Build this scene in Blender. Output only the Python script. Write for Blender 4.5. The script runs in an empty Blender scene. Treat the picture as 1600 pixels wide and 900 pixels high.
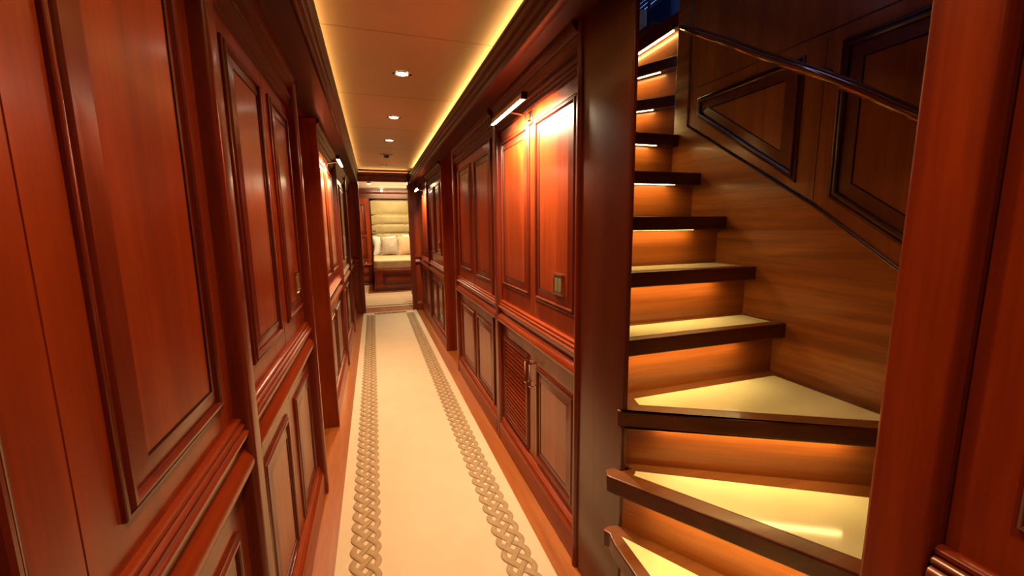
import bpy, bmesh, math, random
from mathutils import Vector, Matrix
random.seed(7)
S = bpy.context.scene
C = S.collection

# ------------------------------------------------------------------ camera
cam_d = bpy.data.cameras.new('camera')
cam_d.lens = 14.4955; cam_d.sensor_width = 36; cam_d.clip_start = 0.01
cam = bpy.data.objects.new('camera', cam_d); C.objects.link(cam)
cr = Vector((0.94862, -0.31620, -0.01150)); cu = Vector((0.05764, 0.13697, 0.98890)); cb = Vector((-0.31111, -0.93875, 0.14816))
cam.matrix_world = Matrix(((cr.x, cu.x, cb.x, 0), (cr.y, cu.y, cb.y, 0), (cr.z, cu.z, cb.z, 1.3), (0, 0, 0, 1)))
S.camera = cam
S.view_settings.view_transform = 'Standard'; S.view_settings.look = 'None'
S.view_settings.gamma = 1; S.view_settings.use_curve_mapping = False
S.view_settings.exposure = -0.22

# ------------------------------------------------------------------ world (dusk sky behind the upper deck blinds)
w = bpy.data.worlds.new('sky'); S.world = w; w.use_nodes = True
w.node_tree.nodes['Background'].inputs[0].default_value = (0.30, 0.46, 1.0, 1)
w.node_tree.nodes['Background'].inputs[1].default_value = 4.5

WARM = (1.0, 0.56, 0.23)
LED = (1.0, 0.70, 0.23)
P_DOWN, P_COVE, P_PIC, P_STEP, P_BED = 7.8, 11.0, 30.0, 50.0, 66.0
SPREAD = math.radians(95)
CZ = 2.15            # corridor ceiling
SOF = 1.95           # soffit along the walls
XL, XR = -0.325, 0.695   # planes of the panelling

def area(name, loc, direction, sx, sy, power, color, parent=None, spread=math.pi, disk=False):
    d = bpy.data.lights.new(name, 'AREA'); d.energy = power; d.color = color; d.spread = spread
    if disk: d.shape = 'DISK'; d.size = sx
    else: d.shape = 'RECTANGLE'; d.size = sx; d.size_y = sy
    o = bpy.data.objects.new(name, d); C.objects.link(o)
    z = -Vector(direction).normalized()
    y = Vector((0, 1, 0)) if abs(z.y) < .9 else Vector((0, 0, 1))
    x = y.cross(z).normalized(); y = z.cross(x)
    o.matrix_world = Matrix(((x.x, y.x, z.x, loc[0]), (x.y, y.y, z.y, loc[1]), (x.z, y.z, z.z, loc[2]), (0, 0, 0, 1)))
    return o

# cove strips, hidden behind the crown on both sides and across the far end
area('cove_light_left', (-0.20, 2.7, 2.108), (0.25, 0, 1), 0.02, 7.2, P_COVE, (1, .62, .20))
area('cove_light_right', (0.60, 2.7, 2.108), (-0.25, 0, 1), 0.02, 7.2, P_COVE, (1, .62, .20))
area('cove_light_end', (0.19, 6.56, 2.108), (0, -0.25, 1), 0.70, 0.02, P_COVE * .12, (1, .62, .20))

# ------------------------------------------------------------------ materials
def new_mat(name):
    m = bpy.data.materials.new(name); m.use_nodes = True
    return m, m.node_tree.nodes, m.node_tree.links, m.node_tree.nodes['Principled BSDF']

def wood(name, dark, light, axis='z', rough=.3, coat=.28, scale=1.0, spec=.38):
    m, n, l, b = new_mat(name)
    tc = n.new('ShaderNodeTexCoord'); mp = n.new('ShaderNodeMapping')
    st = {'x': (.06, 1, 1), 'y': (1, .06, 1), 'z': (1, 1, .06), 'd': (1, .06, 1), 'h': (.05, .05, 1.3)}[axis]
    if axis == 'd': mp.inputs['Rotation'].default_value = (math.radians(-33), 0, 0)
    mp.inputs['Scale'].default_value = tuple(s * scale for s in st)
    l.new(tc.outputs['Object'], mp.inputs[0])
    n1 = n.new('ShaderNodeTexNoise'); n1.inputs['Scale'].default_value = 14; n1.inputs['Detail'].default_value = 5; n1.inputs['Roughness'].default_value = .55; n1.inputs['Distortion'].default_value = .4
    n2 = n.new('ShaderNodeTexNoise'); n2.inputs['Scale'].default_value = 130; n2.inputs['Detail'].default_value = 3
    l.new(mp.outputs[0], n1.inputs[0]); l.new(mp.outputs[0], n2.inputs[0])
    r1 = n.new('ShaderNodeValToRGB'); r1.color_ramp.elements[0].position = .34; r1.color_ramp.elements[1].position = .68
    r1.color_ramp.elements[0].color = (*dark, 1); r1.color_ramp.elements[1].color = (*light, 1)
    l.new(n1.outputs[0], r1.inputs[0])
    r2 = n.new('ShaderNodeValToRGB'); r2.color_ramp.elements[0].position = .36; r2.color_ramp.elements[1].position = .56
    r2.color_ramp.elements[0].color = (.86, .82, .80, 1); r2.color_ramp.elements[1].color = (1, 1, 1, 1)
    l.new(n2.outputs[0], r2.inputs[0])
    mx = n.new('ShaderNodeMix'); mx.data_type = 'RGBA'; mx.blend_type = 'MULTIPLY'; mx.inputs[0].default_value = .8
    l.new(r1.outputs[0], mx.inputs[6]); l.new(r2.outputs[0], mx.inputs[7]); l.new(mx.outputs[2], b.inputs['Base Color'])
    b.inputs['Roughness'].default_value = rough; b.inputs['Specular IOR Level'].default_value = spec
    b.inputs['Coat Weight'].default_value = coat; b.inputs['Coat Roughness'].default_value = .16
    return m

MD, ML = (.165, .019, .0035), (.32, .047, .007)
wood_v = wood('mahogany_upright', MD, ML, 'z')
wood_y = wood('mahogany_lengthwise', MD, ML, 'y')
wood_x = wood('mahogany_crosswise', MD, ML, 'x')
dark_v = wood('dark_mahogany_upright', (.085, .010, .004), (.15, .019, .006), 'z')
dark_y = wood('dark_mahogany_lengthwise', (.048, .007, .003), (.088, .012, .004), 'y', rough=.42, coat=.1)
dark_x = wood('dark_mahogany_crosswise', (.08, .011, .005), (.14, .019, .006), 'x', rough=.36, coat=.2)
stair_v = wood('stair_wood_upright', (.22, .060, .014), (.36, .110, .024), 'z')
stair_x = wood('stair_wood_crosswise', (.24, .062, .014), (.42, .120, .026), 'x')
riser_m = wood('riser_wood', (.24, .062, .014), (.42, .120, .026), 'h')
stair_d = wood('stair_wood_slanting', (.20, .055, .011), (.40, .128, .025), 'd', scale=1.8, rough=.36)
nosing = wood('shaded_nosing_wood', (.055, .009, .003), (.10, .018, .006), 'x', rough=.38, coat=.15)  # shade of the unlit tread fronts is put into this colour
tread_top = wood('tread_rim_wood', (.13, .040, .010), (.21, .065, .016), 'x', rough=.4, coat=.15)
floor_w = wood('floor_planks', (.28, .08, .020), (.40, .13, .034), 'y', rough=.35, coat=.15)

def plain(name, col, rough=.5, metal=0.0, emis=None, strength=0, spec=.5):
    m, n, l, b = new_mat(name)
    b.inputs['Base Color'].default_value = (*col, 1); b.inputs['Roughness'].default_value = rough
    b.inputs['Metallic'].default_value = metal; b.inputs['Specular IOR Level'].default_value = spec
    if emis:
        b.inputs['Emission Color'].default_value = (*emis, 1); b.inputs['Emission Strength'].default_value = strength
    return m

def mottled(name, c1, c2, scale, rough=.8, bump=0.0, spec=.3):
    m, n, l, b = new_mat(name)
    tc = n.new('ShaderNodeTexCoord'); t = n.new('ShaderNodeTexNoise'); t.inputs['Scale'].default_value = scale; t.inputs['Detail'].default_value = 5
    l.new(tc.outputs['Object'], t.inputs[0])
    r = n.new('ShaderNodeValToRGB'); r.color_ramp.elements[0].position = .35; r.color_ramp.elements[1].position = .65
    r.color_ramp.elements[0].color = (*c1, 1); r.color_ramp.elements[1].color = (*c2, 1)
    l.new(t.outputs[0], r.inputs[0]); l.new(r.outputs[0], b.inputs['Base Color'])
    b.inputs['Roughness'].default_value = rough; b.inputs['Specular IOR Level'].default_value = spec
    if bump:
        bp = n.new('ShaderNodeBump'); bp.inputs['Strength'].default_value = bump; bp.inputs['Distance'].default_value = .002
        t2 = n.new('ShaderNodeTexNoise'); t2.inputs['Scale'].default_value = 500
        l.new(tc.outputs['Object'], t2.inputs[0]); l.new(t2.outputs[0], bp.inputs['Height']); l.new(bp.outputs[0], b.inputs['Normal'])
    return m

glaze = plain('dark_groove_glaze', (.018, .004, .002), .4)
rug_m = mottled('cream_wool', (.58, .46, .335), (.605, .485, .355), 5, .95, .5, .1)
knot_m = mottled('tan_wool', (.34, .235, .14), (.39, .27, .165), 30, .95, .5, .1)
knot_edge = mottled('carved_wool_edge', (.19, .12, .06), (.22, .14, .07), 30, .95, 0, .1)
ceil_m = mottled('cream_ceiling_panel', (.48, .31, .175), (.50, .33, .19), 2.5, .45)
marble = mottled('cream_marble', (.80, .74, .44), (.92, .88, .58), 3.5, .13, 0, .6)
chrome = plain('polished_chrome', (.80, .74, .68), .12, 1)
steel = plain('brushed_steel', (.55, .5, .45), .3, 1)
black = plain('black_metal', (.02, .015, .012), .35, .3)
rocker_m = plain('olive_switch_face', (.16, .15, .08), .25)
white_glow = plain('lit_lamp_face', (1, .9, .8), .5, 0, (1, .85, .62), 28)
down_glow = plain('lit_downlight_face', (1, .9, .8), .5, 0, (1, .85, .62), 22)
step_glow = plain('lit_step_strip', (1, .9, .6), .5, 0, LED, P_STEP)
rail_m = plain('varnished_handrail', (.30, .10, .045), .1, .55); rail_m.node_tree.nodes['Principled BSDF'].inputs['Coat Weight'].default_value = 1.0
head_m = mottled('olive_gold_leather', (.36, .30, .15), (.42, .35, .18), 6, .38)
sheet_m = mottled('beige_bedspread', (.55, .42, .26), (.62, .48, .31), 12, .7)
white_c = mottled('white_pillow_cotton', (.85, .82, .76), (.9, .87, .82), 12, .8)
silver_c = mottled('silver_grey_cushion_silk', (.36, .32, .26), (.46, .41, .34), 20, .4)
beige_c = mottled('tan_cushion_cloth', (.56, .40, .25), (.62, .45, .29), 20, .6)
blind_m = plain('navy_blind_slat', (.05, .07, .12), .45)
navy_m = plain('navy_upholstery', (.01, .03, .13), .5)
box_m = plain('beige_lamp_shade_cloth', (.62, .54, .48), .7, 0)
shell_m = plain('dark_void_board', (.05, .02, .01), .8)
glass_m = plain('window_glass', (1, 1, 1), .0); glass_m.node_tree.nodes['Principled BSDF'].inputs['Transmission Weight'].default_value = 1

# ------------------------------------------------------------------ mesh helpers
def wloc(o):
    v = Vector((0, 0, 0))
    while o: v += o.location; o = o.parent
    return v

class MB:
    """collects world-space faces, then links them as one mesh object"""
    def __init__(s): s.v = []; s.f = []; s.m = []
    def add(s, vs, fs, mi=0):
        k = len(s.v); s.v += [tuple(p) for p in vs]
        for f in fs: s.f.append([i + k for i in f]); s.m.append(mi)
        return s
    def box(s, a, b, mi=0):
        x0, y0, z0 = [min(p, q) for p, q in zip(a, b)]; x1, y1, z1 = [max(p, q) for p, q in zip(a, b)]
        return s.add([(x0,y0,z0),(x1,y0,z0),(x1,y1,z0),(x0,y1,z0),(x0,y0,z1),(x1,y0,z1),(x1,y1,z1),(x0,y1,z1)],
                     [(0,3,2,1),(4,5,6,7),(0,1,5,4),(1,2,6,5),(2,3,7,6),(3,0,4,7)], mi)
    def prism(s, poly, z0, z1, mi=0, top=None):
        n = len(poly)
        return s.add([(x, y, z0) for x, y in poly] + [(x, y, z1) for x, y in poly],
                     [list(range(n))[::-1], list(range(n, 2*n))] + [(i, (i+1) % n, n+(i+1) % n, n+i) for i in range(n)], mi)._top(n, top)
    def _top(s, n, top):
        if top is not None: s.m[-n-1] = top
        return s
    def extrude(s, ring0, ring1, mi=0, caps=True):
        n = len(ring0)
        fs = [(i, (i+1) % n, n+(i+1) % n, n+i) for i in range(n)]
        if caps: fs += [list(range(n))[::-1], list(range(n, 2*n))]
        return s.add(list(ring0) + list(ring1), fs, mi)
    def tube(s, pts, r, seg=12, mi=0, flat=1.0):
        pts = [Vector(p) for p in pts]; rs = r if isinstance(r, (list, tuple)) else [r] * len(pts)
        rings = []
        up = Vector((0, 0, 1))
        for i, p in enumerate(pts):
            t = (pts[min(i+1, len(pts)-1)] - pts[max(i-1, 0)]).normalized()
            u = up if abs(t.z) < .95 else Vector((1, 0, 0))
            a = t.cross(u).normalized(); b = a.cross(t).normalized()
            rings.append([p + (a * math.cos(q) + b * math.sin(q) * flat) * rs[i] for q in [2*math.pi*k/seg for k in range(seg)]])
        vs = [v for rg in rings for v in rg]; fs = []
        for i in range(len(rings)-1):
            for k in range(seg):
                fs.append((i*seg+k, i*seg+(k+1) % seg, (i+1)*seg+(k+1) % seg, (i+1)*seg+k))
        fs += [list(range(seg))[::-1], [len(vs)-seg+k for k in range(seg)]]
        return s.add(vs, fs, mi)
    def build(s, name, mats, parent=None, bevel=0, seg=2, smooth=38, origin=None):
        if not isinstance(mats, (list, tuple)): mats = [mats]
        xs = [p[0] for p in s.v]; ys = [p[1] for p in s.v]; zs = [p[2] for p in s.v]
        if parent: o0 = wloc(parent); 
        else: o0 = Vector(origin) if origin else Vector(((min(xs)+max(xs))/2, (min(ys)+max(ys))/2, min(zs)))
        me = bpy.data.meshes.new(name)
        me.from_pydata([tuple(Vector(p) - o0) for p in s.v], [], s.f)
        for m in mats: me.materials.append(m)
        for p, mi in zip(me.polygons, s.m): p.material_index = mi
        bm = bmesh.new(); bm.from_mesh(me)
        bmesh.ops.recalc_face_normals(bm, faces=bm.faces); bm.to_mesh(me); bm.free()
        me.shade_smooth(); me.set_sharp_from_angle(angle=math.radians(smooth))
        o = bpy.data.objects.new(name, me); C.objects.link(o)
        if parent: o.parent = parent
        else: o.location = o0
        if bevel:
            bv = o.modifiers.new('bevel', 'BEVEL'); bv.width = bevel; bv.segments = seg; bv.limit_method = 'ANGLE'; bv.angle_limit = math.radians(50)
            bv.harden_normals = False
        return o

def tag(o, label, cat, group=None, kind=None):
    o['label'] = label; o['category'] = cat
    if group: o['group'] = group
    if kind: o['kind'] = kind
    return o
def struct(o, label=None):
    o['kind'] = 'structure'
    if label: o['label'] = label
    return o
def empty(name, loc, label, cat, group=None):
    o = bpy.data.objects.new(name, None); o.empty_display_size = .05; o.location = loc; C.objects.link(o)
    return tag(o, label, cat, group)

class Fr:
    """wall frame: u along the wall, v up, w out of the wall"""
    def __init__(s, o, U, V, W): s.o, s.U, s.V, s.W = Vector(o), Vector(U), Vector(V), Vector(W)
    def p(s, u, v, w=0): return s.o + s.U*u + s.V*v + s.W*w
FL = Fr((XL, 0, 0), (0, 1, 0), (0, 0, 1), (1, 0, 0))
FR_ = Fr((XR, 0, 0), (0, 1, 0), (0, 0, 1), (-1, 0, 0))

def moulding(mb, fr, prof, u0, u1, mi=0):
    """prof: (w, v) points, closed loop"""
    return mb.extrude([fr.p(u0, v, w) for w, v in prof], [fr.p(u1, v, w) for w, v in prof], mi)
def fbox(mb, fr, u0, u1, v0, v1, w0, w1, mi=0):
    r = [(u0, v0), (u1, v0), (u1, v1), (u0, v1)]
    return mb.extrude([fr.p(u, v, w0) for u, v in r], [fr.p(u, v, w1) for u, v in r], mi)

def inset(poly, d):
    n = len(poly); out = []
    ar = sum(poly[i][0]*poly[(i+1) % n][1] - poly[(i+1) % n][0]*poly[i][1] for i in range(n))
    sg = 1 if ar > 0 else -1
    for i in range(n):
        a, b, c = Vector(poly[i-1]), Vector(poly[i]), Vector(poly[(i+1) % n])
        e1 = (b-a).normalized(); e2 = (c-b).normalized()
        n1 = Vector((-e1.y, e1.x))*sg; n2 = Vector((-e2.y, e2.x))*sg
        den = 1 + n1.dot(n2)
        out.append(tuple(b + (n1+n2)*d/den))
    return out

# the raised-and-fielded panel: bolection ridges, a dark glaze line, a broad bevel, a second line, the field
RINGS = [(0, 0, 1), (0, .005, 1), (.002, .007, 1), (.006, .0075, 1), (.008, .0045, 1), (.0092, .0045, 2), (.0105, .009, 1), (.013, .0115, 1), (.018, .012, 1), (.0215, .009, 1),
         (.0225, .002, 1), (.0238, .002, 2), (.057, .0100, 3), (.0585, .0100, 3), (.0592, .0065, 2), (.0606, .0065, 2), (.0615, .0075, 0)]
def panel(mb, fr, poly, k=1.0, hk=1.0, w0=0.0):
    n = len(poly); rings = [(inset(poly, d*k), w*hk + w0, m) for d, w, m in RINGS]
    vs = [fr.p(u, v, w) for r, w, m in rings for u, v in r]
    base = len(mb.v); mb.v += [tuple(p) for p in vs]
    for i in range(len(rings)-1):
        for j in range(n):
            mb.f.append([base+i*n+j, base+i*n+(j+1) % n, base+(i+1)*n+(j+1) % n, base+(i+1)*n+j]); mb.m.append(rings[i+1][2])
    mb.f.append([base+(len(rings)-1)*n+j for j in range(n)]); mb.m.append(0)
    return mb
def rect(u0, u1, v0, v1): return [(u0, v0), (u1, v0), (u1, v1), (u0, v1)]
pil_m = wood('pilaster_mahogany', (.11, .013, .005), (.18, .023, .007), 'z')
ridge = wood('ridge_mahogany', (.10, .012, .005), (.16, .020, .006), 'z', coat=.5)
bevel_v = wood('shaded_bevel_mahogany', (.11, .014, .005), (.17, .024, .007), 'z')  # darker than the field, with the bevel's shading put into the colour
PM = [wood_v, ridge, glaze, bevel_v]

DADO = [(0, .875), (.010, .875), (.014, .872), (.015, .867), (.012, .863), (.018, .861), (.021, .857), (.020, .852), (.017, .849), (.024, .846), (.0275, .841), (.027, .835),
        (.022, .830), (.015, .826), (.012, .815), (.012, .805), (.015, .797), (.022, .790), (.029, .780), (.032, .768), (.031, .757), (.026, .749), (.018, .746), (.010, .744), (0, .742)]
BASE = [(0, .150), (.008, .150), (.012, .147), (.013, .142), (.010, .138), (.016, .135), (.020, .130), (.019, .124), (.016, .121), (.024, .116), (.027, .108), (.028, .098), (.028, .004), (0, .004)]
CORN = [(0, 1.812), (.010, 1.813), (.014, 1.818), (.012, 1.824), (.017, 1.828), (.020, 1.834), (.017, 1.840), (.023, 1.844), (.027, 1.851), (.025, 1.858), (.014, 1.862), (.012, 1.870),
        (.013, 1.885), (.020, 1.893), (.030, 1.900), (.034, 1.908), (.032, 1.914), (.038, 1.918), (.048, 1.928), (.052, 1.938), (.052, 1.95), (0, 1.95)]

side_name = {'L': 'left', 'R': 'right'}
def pilaster(side, y0, y1, proj, label, z1=SOF):
    fr = FL if side == 'L' else FR_
    mb = MB(); r = .013; prof = []
    for k in range(7): a = math.pi/2*k/6; prof.append((y0 + r - r*math.cos(a), proj - r + r*math.sin(a)))
    for k in range(7): a = math.pi/2*k/6; prof.append((y1 - r + r*math.sin(a), proj - r + r*math.cos(a)))
    prof = [(y0, -.02)] + prof + [(y1, -.02)]
    mb.extrude([fr.p(u, 0.004, w) for u, w in prof], [fr.p(u, z1, w) for u, w in prof])
    o = mb.build('pilaster', [pil_m]); return tag(o, label, 'pilaster', 'pilasters along the corridor')

def bay(side, y0, y1, up, low, names, dado=True, corn=True):
    """one bay of panelling: board, raised panels, dado, cornice and baseboard"""
    fr = FL if side == 'L' else FR_
    sn = side_name[side]
    if up:
        e = empty('wall_panelling', fr.p((y0+y1)/2, .84, 0), names[0], 'wall panelling', 'upper panelling along the corridor')
        mb = MB(); fbox(mb, fr, y0, y1, .84, 1.84, -.015, 0); mb.build('backing_board', wood_v, e)
        for a, b, v0, v1 in up:
            mb = MB(); panel(mb, fr, rect(a, b, v0, v1)); mb.build('raised_panel', PM, e)
        for (a, b, _, _), (c, d, _, _) in zip(up, up[1:]):
            mb = MB(); u = (b+c)/2; fbox(mb, fr, u-.0008, u+.0008, .88, 1.81, 0, .0007); mb.build('seam', glaze, e)
    if low:
        e = empty('wall_cupboard', fr.p((y0+y1)/2, .13, 0), names[1], 'cupboard', 'lower cupboards along the corridor')
        mb = MB(); fbox(mb, fr, y0, y1, .10, .76, -.015, -.004); mb.build('carcass', dark_v, e)
        mids = [(low[i][1] + low[i+1][0])/2 for i in range(len(low)-1)]
        ed = [y0+.002] + mids + [y1-.002]
        for i, (a, b, v0, v1) in enumerate(low):
            mb = MB(); fbox(mb, fr, ed[i]+.0012, ed[i+1]-.0012, .151, .742, -.004, 0)
            d = mb.build('door', wood_v, e)
            mb = MB(); panel(mb, fr, rect(a, b, v0, v1)); mb.build('raised_panel', PM, d)
    if dado:
        mb = MB(); moulding(mb, fr, DADO, y0, y1); struct(mb.build('trim_1', [wood_y]), names[2])
    mb = MB(); moulding(mb, fr, BASE, y0, y1); struct(mb.build('baseboard_' + sn, [wood_y]))
    if corn:
        mb = MB(); moulding(mb, fr, CORN, y0, y1); struct(mb.build('trim_2', [dark_y]))

# ------------------------------------------------------------------ structure
mb = MB().box((-1.0, -1.2, -.06), (1.45, 6.66, 0)); struct(mb.build('floor', floor_w))
mb = MB().box((-.34, -1.2, CZ), (.72, 6.66, CZ+.02)); struct(mb.build('ceiling', ceil_m))
for ys in (1.08, 2.03, 2.96, 3.9, 4.85, 5.8):
    MB().box((-.33, ys-.0012, CZ-.0009), (.71, ys+.0012, CZ)).build('seam', plain('ceiling_seam', (.28, .17, .09), .7), bpy.data.objects['ceiling'])
# solid walls behind the panelling
mb = MB(); mb.box((XL-.06, -1.2, 0), (XL-.015, 2.11, 2.17)); mb.box((XL-.06, 2.83, 0), (XL-.015, 6.66, 2.17)); struct(mb.build('wall_left', dark_v))
mb = MB(); mb.box((XR+.015, 1.30, 0), (XR+.05, 3.60, 2.17)); mb.box((XR+.015, 4.25, 0), (XR+.05, 6.66, 2.17)); struct(mb.build('wall_right', dark_v))
mb = MB(); mb.box((XR+.003, -1.2, 0), (XR+.05, .30, 2.17)); struct(mb.build('wall_near', dark_v))
mb = MB(); mb.box((-.5, -1.25, 0), (1.0, -1.2, 2.17)); struct(mb.build('wall_back', wood_v))

# soffits and the stepped crown that hides the cove
def soffit(x0, x1): return MB().box((x0, -1.2, SOF), (x1, 6.62, SOF+.02))
struct(soffit(XL-.02, -.185).build('trim_3', [dark_y])); 
struct(soffit(.547, XR+.02).build('trim_3', [dark_y]))
CROWN = [(.000, 1.950), (.004, 1.946), (.010, 1.945), (.014, 1.950), (.012, 1.958), (.009, 1.962), (.009, 1.985), (.013, 1.990), (.019, 1.995), (.020, 2.002), (.016, 2.008), (.012, 2.012), (.013, 2.030),
         (.019, 2.037), (.025, 2.042), (.026, 2.050), (.022, 2.055), (.020, 2.060), (.026, 2.070), (.034, 2.080), (.037, 2.090), (.037, 2.100), (.020, 2.100), (-.006, 2.00)]
mb = MB(); mb.extrude([(-.190+w, -1.2, z) for w, z in CROWN], [(-.190+w, 6.60, z) for w, z in CROWN]); struct(mb.build('trim_4', [dark_y]), 'stepped dark crown moulding along the left of the ceiling')
CROWN_R = [(.010, 1.944), (.015, 1.946), (.017, 1.951), (.014, 1.957), (.006, 1.960), (.004, 1.964), (.004, 1.984), (.009, 1.988), (.014, 1.994), (.014, 2.000), (.009, 2.006), (.003, 2.009), (.002, 2.014), (.002, 2.032),
           (.008, 2.036), (.013, 2.042), (.013, 2.049), (.008, 2.055), (.001, 2.058), (.000, 2.064), (.001, 2.080), (.006, 2.084), (.007, 2.092), (.004, 2.100), (-.012, 2.100), (-.025, 2.00), (-.02, 1.95)]
mb = MB(); mb.extrude([(.562-w, -1.2, z) for w, z in CROWN_R], [(.562-w, 6.60, z) for w, z in CROWN_R]); struct(mb.build('trim_4', [dark_y]), 'stepped dark crown moulding along the right of the ceiling')
mb = MB(); mb.extrude([(-.17, 6.60-w, z+.03) for w, z in CROWN], [(.56, 6.60-w, z+.03) for w, z in CROWN])
mb.box((-.36, 6.60, 1.99), (.73, 6.66, 2.17)); struct(mb.build('trim_5', [dark_x]), 'dark crown moulding across the far end above the doorway')
# cove troughs
mb = MB(); mb.box((-.335, -1.2, SOF+.02), (-.32, 6.62, CZ)); mb.box((.70, -1.2, SOF+.02), (.715, 6.62, CZ)); struct(mb.build('trim_6', [ceil_m]))

# end wall of the corridor with its stubs of dado and base, and the door frame
FE = Fr((0, 6.60, 0), (1, 0, 0), (0, 0, 1), (0, -1, 0))
mb = MB(); mb.box((XL-.02, 6.60, 0), (-.19, 6.66, 2.0)); mb.box((.555, 6.60, 0), (XR+.02, 6.66, 2.0)); struct(mb.build('wall_end', wood_v))
for a, b in ((XL+.03, -.235), (.60, XR-.03)):
    mb = MB(); moulding(mb, FE, DADO, a, b); struct(mb.build('trim_7', [wood_x]))
    mb = MB(); moulding(mb, FE, BASE, a, b); struct(mb.build('baseboard_end', [wood_x]))
mb = MB(); mb.box((-.235, 6.57, 0), (-.175, 6.70, 2.04)); mb.box((.53, 6.57, 0), (.60, 6.70, 2.04)); mb.box((-.235, 6.57, 1.985), (.60, 6.70, 2.04))
o = mb.build('door_1', [pil_m], bevel=.004); struct(o, 'dark mahogany frame of the doorway to the bedroom')
for z in (1.90, 1.20, .30):
    mb = MB(); mb.box((.522, 6.585, z-.035), (.531, 6.62, z+.035)); mb.tube([(.522, 6.585, z-.04), (.522, 6.585, z+.04)], .006, 8); mb.build('hinge', steel, o)

# ------------------------------------------------------------------ corridor bays
LU = (.937, 1.75)
pilaster('L', 1.035, 1.100, .035, 'nearest mahogany pilaster on the left wall, rounded edges')
pilaster('L', 2.065, 2.11, .040, 'mahogany pilaster at the near side of the left doorway recess')
pilaster('L', 4.10, 4.15, .040, 'left pilaster just beyond the first left picture light')
pilaster('L', 5.46, 5.51, .040, 'farthest mahogany pilaster on the left wall')
bay('L', -1.2, .538, [(.075, .462, .937, 1.75)], [(.075, .462, .18, .655)],
    ('tall raised mahogany panel at the extreme left edge, cut by the frame', 'lower mahogany cupboard at the extreme lower left', 'mahogany dado rail nearest the camera on the left'))
bay('L', .541, 1.05, [(.609, .968, .93, 1.75)], [(.609, .968, .18, .645)],
    ('large nearest left wall panel glowing orange-red', 'lower mahogany cupboard under the nearest left dado', 'mahogany dado rail under the large nearest left panel'))
bay('L', 1.105, 2.065, [(1.225, 1.575, .94, 1.765), (1.70, 2.03, .95, 1.765)], [(1.20, 1.53, .17, .665), (1.665, 2.00, .17, .665)],
    ('two-panel left wall section between the first two left pilasters', 'double cupboard below the left light switch', 'mahogany dado rail below the left light switch'))
bay('L', 2.83, 4.10, [(2.93, 3.38, .95, 1.76), (3.52, 4.00, .95, 1.76)], [(2.93, 3.38, .17, .665), (3.52, 4.00, .17, .665)],
    ('left wall panelling lit by the left picture light', 'left double cupboard just beyond the doorway recess', 'dado rail below the left picture light'))
bay('L', 4.15, 5.46, [(4.25, 4.72, .95, 1.76), (4.86, 5.35, .95, 1.76)], [(4.25, 4.72, .17, .665), (4.86, 5.35, .17, .665)],
    ('left wall panelling past the left picture light', 'left double cupboard second from the bedroom doorway', 'dado rail of the second to last left section'))
bay('L', 5.51, 6.60, [(5.60, 6.02, .95, 1.76), (6.10, 6.50, .95, 1.76)], [(5.60, 6.02, .17, .665), (6.10, 6.50, .17, .665)],
    ('left wall panelling beside the bedroom doorway', 'left double cupboard beside the bedroom doorway', 'dado rail left of the bedroom doorway'))

pilaster('R', 2.275, 2.345, .028, 'slim right pilaster beyond the louvred cupboard')
pilaster('R', 3.555, 3.62, .030, 'right pilaster at the near side of the right doorway recess')
pilaster('R', 5.45, 5.50, .030, 'right pilaster just before the far right picture light')
# the first right bay: panels above, louvred cabinet below
bay('R', 1.29, 2.275, [(1.345, 1.745, .965, 1.753), (1.815, 2.255, .965, 1.758)], None,
    ('brightly lit two-panel right wall section beside the staircase', '', 'mahogany dado rail above the louvred cupboard'))
bay('R', 2.345, 3.555, [(2.47, 2.90, .945, 1.76), (3.02, 3.46, .955, 1.76)], [(2.47, 2.905, .165, .668), (2.985, 3.45, .165, .668)],
    ('two-panel right wall section beyond the lit one', 'double cupboard between the right pilasters', 'dado rail between the two right pilasters'))
bay('R', 4.25, 5.45, [(4.50, 4.84, .99, 1.77), (4.95, 5.30, .99, 1.77)], [(4.50, 4.84, .17, .668), (4.95, 5.30, .17, .668)],
    ('narrow two-panel right wall section beyond the right doorway recess', 'right cupboard beyond the doorway recess', 'dado rail beyond the right doorway recess'))
bay('R', 5.50, 6.60, [(5.58, 6.02, .95, 1.76), (6.10, 6.52, .95, 1.76)], [(5.58, 6.02, .17, .665), (6.10, 6.52, .17, .665)],
    ('right wall panelling lit by the far right picture light', 'right double cupboard beside the bedroom doorway', 'dado rail right of the bedroom doorway'))

# louvred cabinet
cab = empty('louvred_cabinet', (XR, 1.78, .13), 'mahogany cabinet with a louvred door and a panelled door with chrome handles', 'cabinet')
mb = MB(); fbox(mb, FR_, 1.29, 2.275, .10, .76, -.015, -.012); mb.build('carcass', dark_v, cab)
d1 = None
mb = MB(); fbox(mb, FR_, 1.292, 1.7785, .151, .742, -.012, 0); d1 = mb.build('door', wood_v, cab)
mb = MB(); panel(mb, FR_, rect(1.345, 1.735, .185, .650)); mb.build('raised_panel', PM, d1)
mb = MB(); a, b, v0, v1 = 1.870, 2.205, .200, .640
fbox(mb, FR_, 1.7815, a, .151, .742, -.012, 0); fbox(mb, FR_, b, 2.273, .151, .742, -.012, 0); fbox(mb, FR_, a, b, .151, v0, -.012, 0); fbox(mb, FR_, a, b, v1, .742, -.012, 0)
d2 = mb.build('louvred_door', wood_v, cab)
mb = MB(); ro = rect(a-.03, b+.03, v0-.03, v1+.03)
fr = FR_
rg = [(0, 0), (0, .006), (.005, .009), (.010, .006), (.013, .011), (.020, .012), (.026, .006), (.029, -.006)]
vs = [fr.p(u, v, w) for d, w in rg for u, v in inset(ro, d)]
mb.add(vs, [(i*4+j, i*4+(j+1) % 4, (i+1)*4+(j+1) % 4, (i+1)*4+j) for i in range(len(rg)-1) for j in range(4)])
mb.build('louvre_frame', dark_v, d2)
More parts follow.
